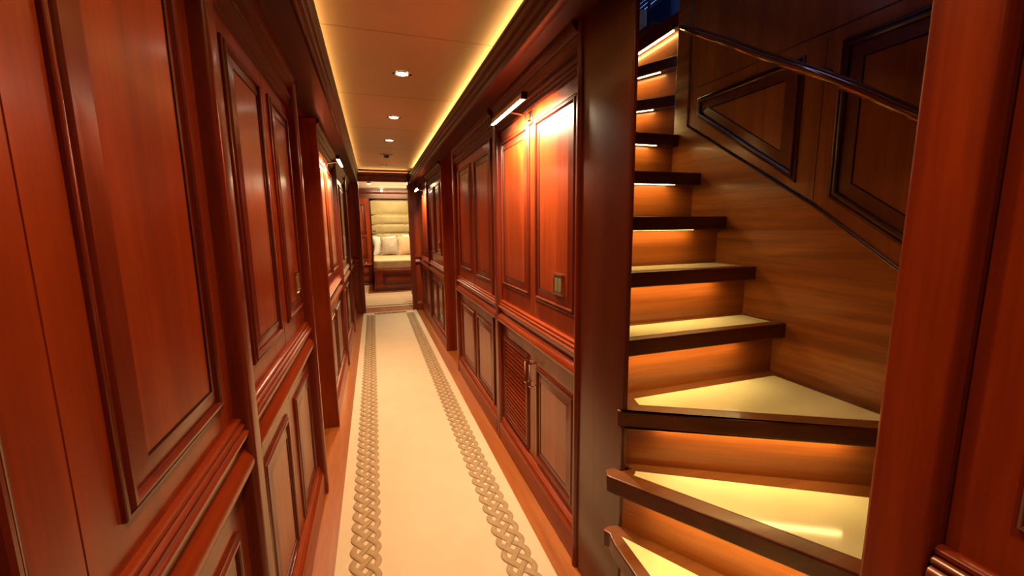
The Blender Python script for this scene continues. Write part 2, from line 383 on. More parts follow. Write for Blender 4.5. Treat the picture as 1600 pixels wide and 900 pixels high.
ns = 19
for i in range(ns):
    z = v0 + .012 + (v1-v0-.02)*i/(ns-1)
    mb = MB(); pr = [(-.010, z+.010), (-.006, z+.011), (.007, z-.004), (.008, z-.008), (.003, z-.007), (-.010, z+.006)]
    moulding(mb, FR_, pr, a-.001, b+.001); mb.build('louvre_slat', wood_y, d2)
def bar_handle(parent, y, z0, z1):
    mb = MB(); w = .030
    mb.tube([FR_.p(y, z0-.006, w), FR_.p(y, z0, w), FR_.p(y, z0+.004, w), FR_.p(y, z0+.008, w), FR_.p(y, z1-.008, w), FR_.p(y, z1-.004, w), FR_.p(y, z1, w), FR_.p(y, z1+.006, w)],
            [.003, .0062, .0062, .0045, .0045, .0062, .0062, .003], 12)
    for z in (z0, z1):
        mb.tube([FR_.p(y, z, 0), FR_.p(y, z, .004), FR_.p(y, z, .006), FR_.p(y, z, .026), FR_.p(y, z, .031)], [.009, .008, .0035, .0035, .005], 12)
    h = mb.build('handle', chrome, parent); h['label'] = 'chrome bar handle'
bar_handle(d2, 1.815, .545, .655); bar_handle(d1, 1.752, .545, .655)

# soffit board behind and door recesses (doorways set back in the walls)
mb = MB()
mb.box((-.95, 2.80, 0), (-.285, 2.83, SOF)); mb.box((-.95, 2.08, 0), (XL-.02, 2.11, SOF)); struct(mb.build('trim_8', [wood_v], bevel=.006))
mb = MB().box((-.97, 2.08, 0), (-.95, 2.83, SOF)); struct(mb.build('door_2', [wood_v]))
mb = MB(); mb.box((-.97, 2.08, SOF), (XL-.02, 2.83, SOF+.03)); struct(mb.build('trim_9', [wood_x]))
mb = MB(); mb.box((.665, 4.22, 0), (1.3, 4.25, SOF)); mb.box((.715, 3.60, 0), (1.3, 3.63, SOF)); struct(mb.build('trim_10', [wood_v], bevel=.006))
mb = MB().box((1.3, 3.60, 0), (1.32, 4.25, SOF)); struct(mb.build('door_3', [wood_v]))
mb = MB(); mb.box((XR+.02, 3.60, SOF), (1.32, 4.25, SOF+.03)); struct(mb.build('trim_11', [wood_x]))

# ------------------------------------------------------------------ staircase posts
def roundpost(x0, x1, y0, y1, z0, z1, r, corners, name, mats):
    pts = []
    for (cx, cy, a0, key) in ((x1, y1, 0, 'ne'), (x0, y1, 90, 'nw'), (x0, y0, 180, 'sw'), (x1, y0, 270, 'se')):
        if key in corners:
            sx = -1 if cx == x1 else 1; sy = -1 if cy == y1 else 1
            for k in range(7):
                a = math.radians(a0 + 15*k); pts.append((cx+sx*r + r*math.cos(a), cy+sy*r + r*math.sin(a)))
        else: pts.append((cx, cy))
    return MB().prism(pts, z0, z1).build(name, mats)
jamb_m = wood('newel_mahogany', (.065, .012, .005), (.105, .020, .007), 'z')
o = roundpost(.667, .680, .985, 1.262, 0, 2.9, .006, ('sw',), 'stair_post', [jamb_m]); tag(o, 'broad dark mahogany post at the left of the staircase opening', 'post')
o = roundpost(.655, .70, 1.262, 1.292, 0, SOF, .013, ('sw', 'nw'), 'pilaster', [pil_m]); tag(o, 'rounded mahogany strip between staircase post and lit right panels', 'pilaster', 'pilasters along the corridor')
o = roundpost(.667, .76, .292, .362, 0, 2.9, .006, ('sw', 'nw', 'ne'), 'stair_post', [wood_v]); tag(o, 'bright red mahogany post at the right of the staircase opening', 'post')
# near right panelling seen at the right edge of the frame
e = empty('wall_panelling', (XR, 0, .87), 'dark red mahogany panelling cut by the right edge of the frame', 'wall panelling', 'upper panelling along the corridor')
mb = MB(); fbox(mb, FR_, -1.2, .285, .87, 1.95, -.01, 0); mb.build('backing_board', wood_v, e)
mb = MB(); panel(mb, FR_, rect(-.25, .228, .945, 1.76)); mb.build('raised_panel', PM, e)
mb = MB(); moulding(mb, FR_, DADO, -1.2, .288); struct(mb.build('trim_12', [wood_y]), 'mahogany dado rail at the lower right corner')
mb = MB(); fbox(mb, FR_, -1.2, .288, 0, .76, -.01, 0); struct(mb.build('wall_near', [wood_v]))

# ------------------------------------------------------------------ staircase
H = .19
st = empty('staircase', (1.03, 1.0, 0), 'winding mahogany staircase with cream marble treads and glowing nosing lights', 'staircase')
XW = 1.37
def unit(a, b): v = Vector(b) - Vector(a); return v.normalized()
def shift(a, b, d):
    """line a->b moved by d to its left (up-stairs side)"""
    t = unit(a, b); n = Vector((-t.y, t.x)); return (a[0]+n.x*d, a[1]+n.y*d), (b[0]+n.x*d, b[1]+n.y*d)
# front edges, left end -> right end
FRONT = {1: ((.592, .99), (.583, .30)), 2: ((.6145, .975), (.578, .30)), 3: ((.622, .962), (1.053, .30)), 4: ((.650, .998), (XW, .583)), 5: ((.682, 1.045), (XW, 1.045)),
         6: ((.716, 1.182), (XW, 1.182)), 7: ((.716, 1.335), (XW, 1.335)), 8: ((.716, 1.490), (XW, 1.490)), 9: ((.716, 1.642), (XW, 1.642)),
         10: ((.716, 2.36), (1.385, 1.680)), 11: ((1.03, 2.45), (1.42, 1.70)), 12: ((1.42, 2.45), (1.42, 1.69))}
SB = .047
def riser_line(k):
    return shift(*FRONT[k], SB)
TP = {
 1: [(.592, .985), (.583, .30), (1.0, .30), (.66, .985)],
 2: [(.612, .990), (.622, .975), (.612, .930), (.578, .300), (1.13, .300), (.720, .985), (.640, 1.006), (.618, 1.000)],
 3: [(.618, .995), (.610, .978), (.622, .958), (1.053, .300), (XW, .300), (XW, .655), (.690, 1.03), (.682, 1.01), (.700, .985), (.664, .985), (.655, 1.010), (.625, 1.008)],
 4: [(.652, 1.000), (.654, .990), (XW, .583), (XW, 1.106), (.682, 1.106), (.682, .986), (.666, .986), (.664, 1.006)],
 5: [(.682, 1.045), (XW, 1.045), (XW, 1.246), (.682, 1.246)],
 6: [(.716, 1.182), (XW, 1.182), (XW, 1.397), (.716, 1.397)],
 7: [(.716, 1.335), (XW, 1.335), (XW, 1.552), (.716, 1.552)],
 8: [(.716, 1.490), (XW, 1.490), (XW, 1.704), (.716, 1.704)],
 9: [(.716, 1.642), (XW, 1.642), (XW, 1.68), (1.395, 1.73), (.76, 2.36), (.716, 2.36)],
 10: [(.716, 2.36), (1.372, 1.693), (1.405, 1.70), (1.42, 1.78), (1.07, 2.45), (.716, 2.45)],
 11: [(1.03, 2.45), (1.395, 1.745), (1.42, 1.72), (1.46, 1.72), (1.46, 2.45)],
}
MP = {
 1: [(.66, .80), (.635, .34), (.90, .34)],
 2: [(.650, .949), (.622, .335), (1.02, .335)],
 3: [(.703, .966), (.697, .960), (.690, .953), (.686, .951), (1.095, .335), (1.335, .335), (1.335, .585)],
 4: [(.745, 1.045), (.733, 1.002), (1.330, .668), (1.330, 1.045)],
 5: [(.735, 1.080), (1.335, 1.080), (1.335, 1.202), (.735, 1.202)],
 6: [(.735, 1.217), (1.335, 1.217), (1.335, 1.355), (.735, 1.355)],
 7: [(.735, 1.370), (1.335, 1.370), (1.335, 1.510), (.735, 1.510)],
 8: [(.735, 1.525), (1.335, 1.525), (1.335, 1.66), (.735, 1.66)],
 9: [(.735, 1.677), (1.335, 1.677), (1.345, 1.72), (.76, 2.30), (.735, 2.30)],
 10: [(.79, 2.36), (1.35, 1.79), (1.37, 1.82), (1.06, 2.40), (.80, 2.40)],
 11: [(1.10, 2.40), (1.37, 1.87), (1.385, 1.87), (1.385, 2.40)],
}
for k in range(1, 12):
    mb = MB().prism(TP[k], k*H-.052, k*H, top=1)
    t = mb.build('tread', [nosing, tread_top], st, bevel=.005, seg=3)
    mb = MB().prism(MP[k], k*H-.004, k*H+.0012); q = mb.build('marble_inlay', marble, t); q['label'] = 'cream marble inlay'
    # riser that stands on the tread below
    a, b = riser_line(k); z0 = (k-1)*H; z1 = k*H-.052
    if k == 2: b = (b[0], .30); a = (.672, .984)
    if k == 3: a = (.672, .990)
    if k == 4: a = (.688, 1.020); 
    tt = unit(a, b); nn = Vector((-tt.y, tt.x))*.016
    mb = MB().prism([a, b, (b[0]+nn.x, b[1]+nn.y), (a[0]+nn.x, a[1]+nn.y)], z0, z1); mb.build('riser', [riser_m], st)
    # light strip under the nosing
    if k > 1:
        fa, fb = FRONT[k]; sa, sb_ = shift(fa, fb, .016)
        f0, f1 = {2: (.10, .9), 3: (.12, .9), 4: (.15, .75), 5: (.04, .75), 6: (.04, .76), 7: (.04, .76), 8: (.04, .80), 9: (.04, .82), 10: (.3, .88), 11: (.2, .86)}[k]
        A = Vector(sa).lerp(Vector(sb_), f0); B = Vector(sa).lerp(Vector(sb_), f1); t_ = unit(A, B); n_ = Vector((-t_.y, t_.x))*.006
        z = k*H-.052
        mb = MB().prism([A-n_, B-n_, B+n_, A+n_], z-.0002, z+.001); q = mb.build('step_light', step_glow, t); q['label'] = 'glowing light strip under the nosing'
# landing edge, its riser and light
mb = MB().prism([(1.42, 1.682), (2.45, 1.682), (2.45, 2.45), (1.42, 2.45)], 12*H-.055, 12*H+.015); t = mb.build('landing', [nosing], st, bevel=.006, seg=3)
mb = MB().prism([(1.452, 1.69), (1.465, 1.69), (1.465, 2.45), (1.452, 2.45)], 11*H, 12*H-.055); mb.build('riser', [riser_m], st)
mb = MB().prism([(1.4245, 1.79), (1.433, 1.79), (1.433, 2.20), (1.4245, 2.20)], 12*H-.0600, 12*H-.0552); mb.build('step_light', step_glow, t)

# stair wall with handrail and shaped panels; its near part continues behind the red post
mb = MB(); mb.box((XW+.003, .25, 0), (XW+.05, 1.68, 3.2)); sw = struct(mb.build('wall_stair', [stair_v]), 'mahogany wall of the staircase with a slanting moulding and two shaped panels')
FS = Fr((XW+.003, 0, 0), (0, 1, 0), (0, 0, 1), (-1, 0, 0))
# skirting board following the stairs, thicker than the field above
mb = MB(); sk = [(.25, .02), (1.68, .02), (1.68, 3.2), (1.592, 3.2), (1.592, 1.735), (.997, 1.358), (.737, 1.168), (.25, .81)]
mb.extrude([FS.p(u, v, 0) for u, v in sk], [FS.p(u, v, .007) for u, v in sk]); mb.build('skirting_board', [stair_d], sw, bevel=.003)
for a, b in (((1.596, 3.2), (1.596, 1.739)), ((1.596, 1.739), (.997, 1.362)), ((.997, 1.362), (.25, .815))):
    mb = MB(); mb.tube([FS.p(*a, .004), FS.p(*b, .004)], .0035, 6); mb.build('bead', glaze, sw)
mb = MB(); fbox(mb, FS, .996, .998, 1.37, 1.87, 0, .0008); mb.build('seam', glaze, sw)
SPM = [stair_v, wood('stair_moulding', (.05, .010, .004), (.10, .020, .006), 'z'), glaze, wood('stair_bevel', (.10, .022, .007), (.17, .040, .011), 'z')]
mb = MB(); panel(mb, FS, [(1.062, 1.435), (1.062, 1.840), (1.538, 1.840), (1.538, 1.762)], 1.0); p = mb.build('raised_panel', SPM, sw)
mb = MB(); panel(mb, FS, [(.31, .935), (.31, 1.840), (.948, 1.840), (.948, 1.380)], 1.15); mb.build('raised_panel', SPM, sw)
mb = MB(); mb.tube([FS.p(.25, 1.885, .001), FS.p(1.59, 1.885, .001)], .002, 6); mb.build('bead', glaze, sw)
MB().box((XW+.001, 1.675, 0), (XW+.09, 1.715, 9*H-.01)).build('end_block', [stair_v], sw)
# stairwell enclosure
for a, b in (((.662, 1.292, 2.17), (.680, 2.47, 3.2)), ((.682, 2.45, 0), (2.45, 2.47, 2.2)), ((.76, .25, 0), (XW, .29, 3.2)), ((.665, .362, 2.17), (.680, .985, 3.2)), ((.682, 2.45, 2.2), (1.2, 2.47, 4.2))):
    struct(MB().box(a, b).build('wall_stairwell', [dark_v]))
mb = MB(); mb.box((.69, .2, 3.2), (1.42, 2.0, 3.22)); mb.box((1.2, 1.5, 4.2), (3.2, 5.2, 4.22)); mb.box((.69, 2.0, 3.2), (.71, 2.47, 4.2)); mb.box((.69, 2.0, 4.2), (1.2, 2.47, 4.22)); mb.box((.69, 1.98, 3.2), (1.42, 2.0, 4.22))
struct(mb.build('ceiling_upper_deck', [shell_m]))
mb = MB(); mb.box((1.2, 5.2, 2.2), (3.2, 5.22, 4.2)); mb.box((1.42, 1.48, 2.2), (2.6, 1.50, 4.22)); mb.box((1.18, 2.47, 2.2), (1.2, 5.2, 4.2)); mb.box((1.42, 1.5, 2.2), (1.425, 1.68, 4.2))
struct(mb.build('wall_upper_deck', [shell_m]))
mb = MB(); mb.box((1.2, 2.45, 2.2), (2.5, 5.2, 2.28)); struct(mb.build('floor_upper_deck', [shell_m]))

# handrail
hr = empty('handrail', (1.31, 1.0, 1.56), 'glossy varnished handrail sloping along the staircase wall', 'handrail')
P = [(1.315, 1.592, 2.146), (1.31, 1.575, 2.135), (1.31, 1.45, 2.052), (1.31, 1.312, 1.966), (1.31, 1.163, 1.866), (1.31, .962, 1.742), (1.31, .84, 1.660), (1.31, .707, 1.562), (1.31, .5, 1.41), (1.31, .32, 1.28)]
mb = MB(); mb.tube(P, [.010] + [.019]*(len(P)-1), 18, flat=.85); mb.build('rail', rail_m, hr)
for y, z in ((.985, 1.757), (.50, 1.405)):
    mb = MB(); mb.tube([(1.31, y, z), (XW+.002, y, z)], .006, 10); mb.tube([(XW-.008, y, z), (XW+.003, y, z)], .014, 16); mb.build('bracket', black, hr)

# upper deck: blinds over a window, navy seat, small shade on the landing curb
wn = struct(MB().box((2.49, 1.6, 2.70), (2.50, 5.1, 2.72)).build('window_1', [shell_m]))
mb = MB(); mb.box((2.48, 1.5, 2.2), (2.50, 5.2, 2.80)); mb.build('sill_wall', [shell_m], wn)
bl = empty('window_blind', (2.33, 3.2, 2.80), 'dark navy slatted blind with daylight between its slats, at the top of the stairs', 'blind')
i = 0; z = 2.83
while z < 3.85:
    mb = MB(); prf = [(2.338, z-.0105), (2.335, z-.011), (2.320, z+.0105), (2.323, z+.011)]
    mb.extrude([(x, 1.6, zz) for x, zz in prf], [(x, 5.0, zz) for x, zz in prf]); mb.build('slat', blind_m, bl); z += .036
for y in (3.22, 3.05, 2.6, 3.9):
    MB().box((2.312, y-.02, 2.80), (2.314, y+.02, 3.85)).build('ladder_tape', blind_m, bl)
o = MB().box((2.05, 2.6, 2.55), (2.30, 4.9, 2.90)).build('bench_seat', [navy_m], bevel=.02); tag(o, 'navy blue upholstered seat back beneath the blind above the stairs', 'seat')
o = MB().box((1.42, 1.95, 12*H+.015), (1.50, 2.45, 12*H+.060)).build('landing_curb', [nosing], bevel=.015, seg=4); tag(o, 'dark rounded wooden curb at the edge of the upper landing', 'curb')
o = MB().tube([(1.465, 2.10, 2.34), (1.465, 2.10, 2.345), (1.465, 2.10, 2.45), (1.465, 2.10, 2.455)], [.022, .026, .024, .020], 20).build('table_lamp_shade', [box_m]); tag(o, 'small pale beige shade standing on the landing curb', 'lamp shade')

# ------------------------------------------------------------------ rug with plaited border
RX0, RX1, RY0, RY1 = -.216, .577, -1.0, 6.56
rug = empty('runner_rug', (.18, 2.8, 0), 'long cream runner rug with a carved tan plait border down the corridor', 'rug')
def rounded_rect(x0, x1, y0, y1, r):
    pts = []
    for cx, cy, a0 in ((x1-r, y1-r, 0), (x0+r, y1-r, 90), (x0+r, y0+r, 180), (x1-r, y0+r, 270)):
        for k in range(5): a = math.radians(a0+22.5*k); pts.append((cx+r*math.cos(a), cy+r*math.sin(a)))
    return pts
MB().prism(rounded_rect(RX0, RX1, RY0, RY1, .02), .001, .014).build('pile', rug_m, rug, bevel=.004)
def plait(cx, y0, y1, A=.0485, T=.292, hw=.0125, z0=.014, across=False, tz=None):
    mb = MB(); kn = [(0, 1), (45, 0), (135, 1), (180, 0), (225, 1), (315, 0), (360, 1)]
    n = int((y1-y0)/T*40)
    for s in range(4):
        vs = []
        for i in range(n+1):
            y = y0+(y1-y0)*i/n; th = (360*(y/T)+90*s) % 360
            f = lambda q: A*(math.sin(math.radians(q)) - .07*math.sin(math.radians(3*q)))/1.07
            x = f(th); dx = (f(th+.5)-f(th-.5))/(T/360)
            for (a, za), (b, zb) in zip(kn, kn[1:]):
                if a <= th <= b: q = (th-a)/(b-a); h = za+(zb-za)*(.5-.5*math.cos(math.pi*q)); break
            zz = z0+.0012+.0034*h
            nx, ny = 1, -dx; L = math.hypot(nx, ny); nx /= L; ny /= L
            for sgn, top in ((-1, 0), (-1, 1), (1, 1), (1, 0)):
                px, py = x+nx*hw*sgn*(1 if not top else .90), y+ny*hw*sgn*(1 if not top else .90)
                pz = zz if top else zz-.0022
                vs.append((cx+px, py, pz) if not across else (py, cx+px, pz))
        fs = []; 
        b0 = len(mb.v); mb.v += vs
        for i in range(n):
            for a, b, m in ((0, 1, 1), (1, 2, 0), (2, 3, 1)):
                mb.f.append([b0+i*4+a, b0+i*4+b, b0+(i+1)*4+b, b0+(i+1)*4+a]); mb.m.append(m)
    return mb
for cx in (-.103, .463):
    plait(cx, -.9, 6.36).build('plait_border', [knot_m, knot_edge], rug, smooth=80)
plait(6.45, -.05, .41, across=True).build('plait_border', [knot_m, knot_edge], rug, smooth=80)

# ------------------------------------------------------------------ ceiling fittings
def downlight(x, y, label, on=True, z=CZ, r=.034, power=P_DOWN):
    e = empty('ceiling_light', (x, y, z), label, 'ceiling light', 'downlights in the corridor ceiling')
    mb = MB(); seg = 28; rings = [(r+.010, -.0005), (r+.009, -.004), (r+.002, -.005), (r-.001, -.003), (r-.003, .001)]
    vs = [(x+q*math.cos(2*math.pi*k/seg), y+q*math.sin(2*math.pi*k/seg), z+h) for q, h in rings for k in range(seg)]
    mb.add(vs, [(i*seg+k, i*seg+(k+1) % seg, (i+1)*seg+(k+1) % seg, (i+1)*seg+k) for i in range(len(rings)-1) for k in range(seg)])
    mb.build('trim_ring', chrome, e)
    mb = MB().prism([(x+(r-.001)*math.cos(2*math.pi*k/seg), y+(r-.001)*math.sin(2*math.pi*k/seg)) for k in range(seg)], z-.0022, z-.0005); mb.build('lens', down_glow if on else steel, e)
    for sx in (-1, 1):
        mb = MB(); mb.box((x+sx*(r+.012)-.006, y-.004, z-.006), (x+sx*(r+.012)+.006, y+.004, z-.0005)); mb.build('spring_clip', black, e)
    if on:
        l = area('lamp', (x, y, z-.012), (0, 0, -1), .055, .055, power, WARM, disk=True, spread=SPREAD); l.parent = e; l.matrix_parent_inverse = Matrix.Translation(-e.location)
    return e
downlight(.203, 2.52, 'nearest and largest glowing ceiling downlight')
downlight(.203, 3.49, 'second glowing ceiling downlight from the camera')
downlight(.203, 4.39, 'third glowing ceiling downlight, before the smoke detector')
downlight(.19, 6.10, 'small unlit downlight just before the far crown moulding', False, r=.026)
for y in (1.60, .70, -.25):
    l = area('lamp_behind_frame', (.19, y, CZ-.015), (0, 0, -1), .06, .06, P_DOWN*.9, WARM, disk=True, spread=math.radians(120 if y < 1 else 95))
e = empty('smoke_detector', (.20, 5.27, CZ), 'small square ceiling plate with a dark round sensor', 'detector')
MB().box((.13, 5.20, CZ-.006), (.27, 5.34, CZ-.0003)).build('plate', ceil_m, e, bevel=.003)
MB().tube([(.20, 5.27, CZ-.006), (.20, 5.27, CZ-.03), (.20, 5.27, CZ-.034)], [.035, .03, .02], 20).build('sensor', black, e)

# ------------------------------------------------------------------ picture lights
def picture_light(side, y, z, label, L=.45, reach=.115, power=P_PIC, group=None):
    fr = FL if side == 'L' else FR_
    e = empty('picture_light', fr.p(y, z, 0), label, 'picture light', 'chrome picture lights on the corridor walls')
    mb = MB(); fbox(mb, fr, y-.025, y+.025, z-.03, z+.03, 0.0, .008); mb.build('mount_plate', chrome, e, bevel=.003)
    mb = MB(); mb.tube([fr.p(y, z, .008), fr.p(y, z+.004, .022), fr.p(y, z+.012, .04), fr.p(y, z+.02, reach-.004)], .0055, 10); fbox(mb, fr, y-.012, y+.012, z-.012, z+.014, .008, .026)
    mb.build('arm', chrome, e)
    zb = z+.022
    mb = MB(); prf = [(reach-.012, zb+.004), (reach-.008, zb+.011), (reach, zb+.014), (reach+.008, zb+.011), (reach+.012, zb-.010), (reach+.010, zb-.010), (reach+.009, zb+.002), (reach-.009, zb+.002), (reach-.010, zb-.010), (reach-.012, zb-.010)]
    moulding(mb, fr, prf, y-L/2, y+L/2); mb.build('lamp_hood', chrome, e)
    mb = MB(); mb.tube([fr.p(y-L/2+.006, zb-.005, reach), fr.p(y+L/2-.006, zb-.005, reach)], .0068, 12); mb.build('lamp_tube', white_glow, e)
    for s in (-1, 1):
        mb = MB(); fbox(mb, fr, y+s*L/2-.004, y+s*L/2+.004, zb-.014, zb+.014, reach-.013, reach+.013); mb.build('end_cap', black, e, bevel=.002)
    d = -fr.W*.75 + Vector((0, 0, -1))
    l = area('lamp', fr.p(y, zb-.018, reach-.004), d, .016, L-.03, power, (1.0, .80, .50), spread=math.radians(150)); l.parent = e; l.matrix_parent_inverse = Matrix.Translation(-e.location)
picture_light('R', 1.80, 1.775, 'lit chrome picture light over the nearest right panels')
picture_light('L', 3.47, 1.775, 'lit picture light on the left wall beyond the doorway recess')
picture_light('R', 5.75, 1.775, 'small far picture light on the right wall near the bedroom')

# ------------------------------------------------------------------ switches
def switch(side, y, z, hw, hh, label, w0=.006):
    fr = FL if side == 'L' else FR_
    e = empty('light_switch', fr.p(y, z-hh, w0), label, 'light switch')
    mb = MB(); o = rect(y-hw, y+hw, z-hh, z+hh); rg = [(0, w0), (0, w0+.004), (.004, w0+.009), (.010, w0+.010), (.014, w0+.006), (.015, w0+.004)]
    vs = [fr.p(u, v, w_) for d, w_ in rg for u, v in inset(o, d)]
    mb.add(vs, [(i*4+j, i*4+(j+1) % 4, (i+1)*4+(j+1) % 4, (i+1)*4+j) for i in range(len(rg)-1) for j in range(4)]); mb.build('frame', chrome, e)
    mb = MB(); fbox(mb, fr, y-hw+.015, y-.001, z-hh+.015, z+hh-.015, w0, w0+.009); mb.build('rocker', rocker_m, e, bevel=.002)
    mb = MB(); fbox(mb, fr, y+.001, y+hw-.015, z-hh+.015, z+hh-.015, w0, w0+.009); mb.build('rocker', rocker_m, e, bevel=.002)
    mb = MB()
    for u in (y-hw+.018, y+hw-.018): mb.tube([fr.p(u, z-hh+.018, w0+.008), fr.p(u, z-hh+.018, w0+.011)], .0025, 8)
    mb.build('screw_heads', chrome, e)
switch('R', 1.478, 1.068, .046, .044, 'chrome framed light switch on the lit right panel')
switch('L', 1.905, 1.075, .046, .046, 'chrome framed light switch on the second left panel')
switch('R', 4.60, 1.10, .035, .035, 'small far light switch on the right wall past the recess')
for args in (('R', 4.62, .335, 'small bright wall socket low on the right wall past the recess'), ('L', 5.95, .52, 'small pale wall socket low on the far left wall')):
    fr = FL if args[0] == 'L' else FR_
    e = empty('wall_socket', fr.p(args[1], args[2]-.04, .006), args[3], 'socket')
    mb = MB(); fbox(mb, fr, args[1]-.035, args[1]+.035, args[2]-.04, args[2]+.04, .006, .014); mb.build('plate', chrome, e, bevel=.003)
    mb = MB(); fbox(mb, fr, args[1]-.02, args[1]+.02, args[2]-.025, args[2]+.025, .014, .016); mb.build('face', rocker_m, e)

# ------------------------------------------------------------------ bedroom beyond the doorway
mb = MB().box((-2.2, 6.66, -.06), (2.6, 10.72, 0)); struct(mb.build('floor_bedroom', floor_w))
mb = MB().box((-2.2, 6.66, 2.21), (2.6, 10.72, 2.23)); struct(mb.build('ceiling_bedroom', mottled('pale_bedroom_ceiling', (.74, .64, .50), (.77, .67, .53), 2, .5)))
for a, b in (((-2.2, 10.701, 0), (2.6, 10.72, 2.25)), ((-2.22, 6.66, 0), (-2.2, 10.72, 2.25)), ((2.6, 6.66, 0), (2.62, 10.72, 2.25)), ((-2.2, 6.66, 0), (XL-.02, 6.70, 2.25)), ((XR+.02, 6.66, 0), (2.6, 6.70, 2.25)), ((XL-.02, 6.66, 2.04), (XR+.02, 6.70, 2.25))):
    struct(MB().box(a, b).build('wall_bedroom', [wood_v]))
mb = MB(); mb.box((-2.2, 10.45, 1.985), (2.6, 10.70, 2.208)); struct(mb.build('trim_13', [dark_x], bevel=.004), 'dark mahogany bulkhead above the headboard')
mb = MB(); mb.extrude([(-2.2, 10.45-w_, 2.09+v) for w_, v in ((0, 0), (.02, .004), (.03, .02), (.02, .04), (0, .045))], [(2.6, 10.45-w_, 2.09+v) for w_, v in ((0, 0), (.02, .004), (.03, .02), (.02, .04), (0, .045))]); mb.build('bead', dark_x, bpy.data.objects['trim_13'])
e = empty('bulkhead_spotlight', (.24, 10.38, 1.985), 'tiny round spotlight under the bedroom bulkhead', 'ceiling light')
MB().tube([(.24, 10.425, 2.165), (.24, 10.45, 2.165)], .022, 16).build('lens', down_glow, e)
e = empty('bedroom_downlight', (-.03, 8.9, 2.21), 'round surface downlight on the bedroom ceiling', 'ceiling light')
MB().tube([(-.03, 8.9, 2.21), (-.03, 8.9, 2.17)], [.04, .04], 20).build('housing', steel, e)
MB().tube([(-.03, 8.9, 2.172), (-.03, 8.9, 2.166)], .033, 20).build('lens', down_glow, e)
area('bedroom_lamp', (.5, 8.6, 2.16), (0, 0, -1), .8, .8, P_BED, (1, .68, .36))
area('bedroom_ceiling_fill', (.5, 9.4, 1.9), (0, 0, 1), 1.2, 1.2, P_BED*.12, (1, .72, .42))  # added fill without a fixture, brightens the bedroom ceiling
area('bedroom_lamp', (.45, 9.75, 2.17), (0, .6, -1), .9, .1, P_BED*.35, (1, .74, .40))
# rug
br = empty('bedroom_rug', (.3, 8.0, 0), 'cream bedroom rug with a tan plait border beyond the doorway', 'rug')
MB().prism([(-1.0, 6.98), (2.0, 6.98), (2.0, 8.54), (-.16, 8.54), (-.16, 9.82), (-1.0, 9.82)], .001, .012).build('pile', rug_m, br)
plait(7.12, -.35, .66, across=True, z0=.012, A=.03, hw=.006, T=.2).build('plait_border', [knot_m, knot_edge], br, smooth=80)
MB().box((-.9, 8.33, .0122), (1.9, 8.345, .0137)).build('border_line', knot_m, br)
MB().tube([(.42, 7.25, .014), (.62, 7.42, .014), (.95, 7.45, .014)], .012, 8, flat=.3).build('corner_motif', knot_m, br)
# bed platform, base, mattress, headboard, pillows
o = MB().box((-.15, 8.55, 0), (1.95, 9.82, .03)).build('platform', [floor_w], bevel=.004); tag(o, 'low wooden plinth the bed stands on', 'platform')
bed = empty('bed', (.9, 9.5, .03), 'double bed with panelled mahogany base and beige spread', 'bed')
def rr_bed(x0, y0, x1, y1, r):
    pts = [(x0+r-r*math.cos(math.radians(a)), y0+r-r*math.sin(math.radians(a))) for a in (0, 22, 45, 68, 90)]
    return pts + [(x1, y0), (x1, y1), (x0, y1)]
MB().prism(rr_bed(-.045, 8.62, 1.9, 10.5, .05), .03, .10).build('plinth', dark_x, bed, bevel=.01, seg=3)
MB().prism(rr_bed(-.03, 8.635, 1.88, 10.5, .05), .10, .43).build('base', wood_x, bed)
MB().prism(rr_bed(-.045, 8.62, 1.9, 10.5, .05), .43, .47).build('top_rail', wood_x, bed, bevel=.01, seg=3)
FB = Fr((0, 8.635, 0), (1, 0, 0), (0, 0, 1), (0, -1, 0))
mb = MB(); panel(mb, FB, rect(.14, .92, .16, .38), 1.0, 1.6); mb.build('raised_panel', [wood_x, dark_x, glaze, bevel_v], bed)
MB().prism(rr_bed(-.03, 8.64, 1.88, 10.45, .09), .47, .655).build('mattress', sheet_m, bed, bevel=.035, seg=4)
hb = empty('headboard', (.6, 10.6, .5), 'tufted olive-gold leather headboard with horizontal bands', 'headboard')
bands = [.60, .88, 1.16, 1.385, 1.62, 1.985]
def pad(x0, x1, y, z0, z1, d):
    mb = MB(); nx, nz = 14, 8; vs = []
    for j in range(nz+1):
        for i in range(nx+1):
            a = i/nx; b = j/nz; h = d*(1-abs(2*a-1)**8)*(1-abs(2*b-1)**5)
            h -= .010*math.exp(-(((a-.5)*(x1-x0))**2)/.0012)*math.exp(-((b-0)**2)/.02)
            vs.append((x0+(x1-x0)*a, y-h, z0+(z1-z0)*b))
    mb.add(vs, [(j*(nx+1)+i, j*(nx+1)+i+1, (j+1)*(nx+1)+i+1, (j+1)*(nx+1)+i) for j in range(nz) for i in range(nx)]); return mb
MB().box((-.03, 10.60, .5), (1.9, 10.70, 1.985)).build('backing', [head_m], hb)
for z0, z1 in zip(bands, bands[1:]):
    pad(-.03, 1.9, 10.60, z0+.003, z1-.003, .035).build('padded_band', head_m, hb, smooth=60)
    for x in (.22, .75, 1.28):
        MB().tube([(x, 10.570, z0+.01), (x, 10.560, z0+.01)], .016, 10).build('tuft_button', head_m, hb)
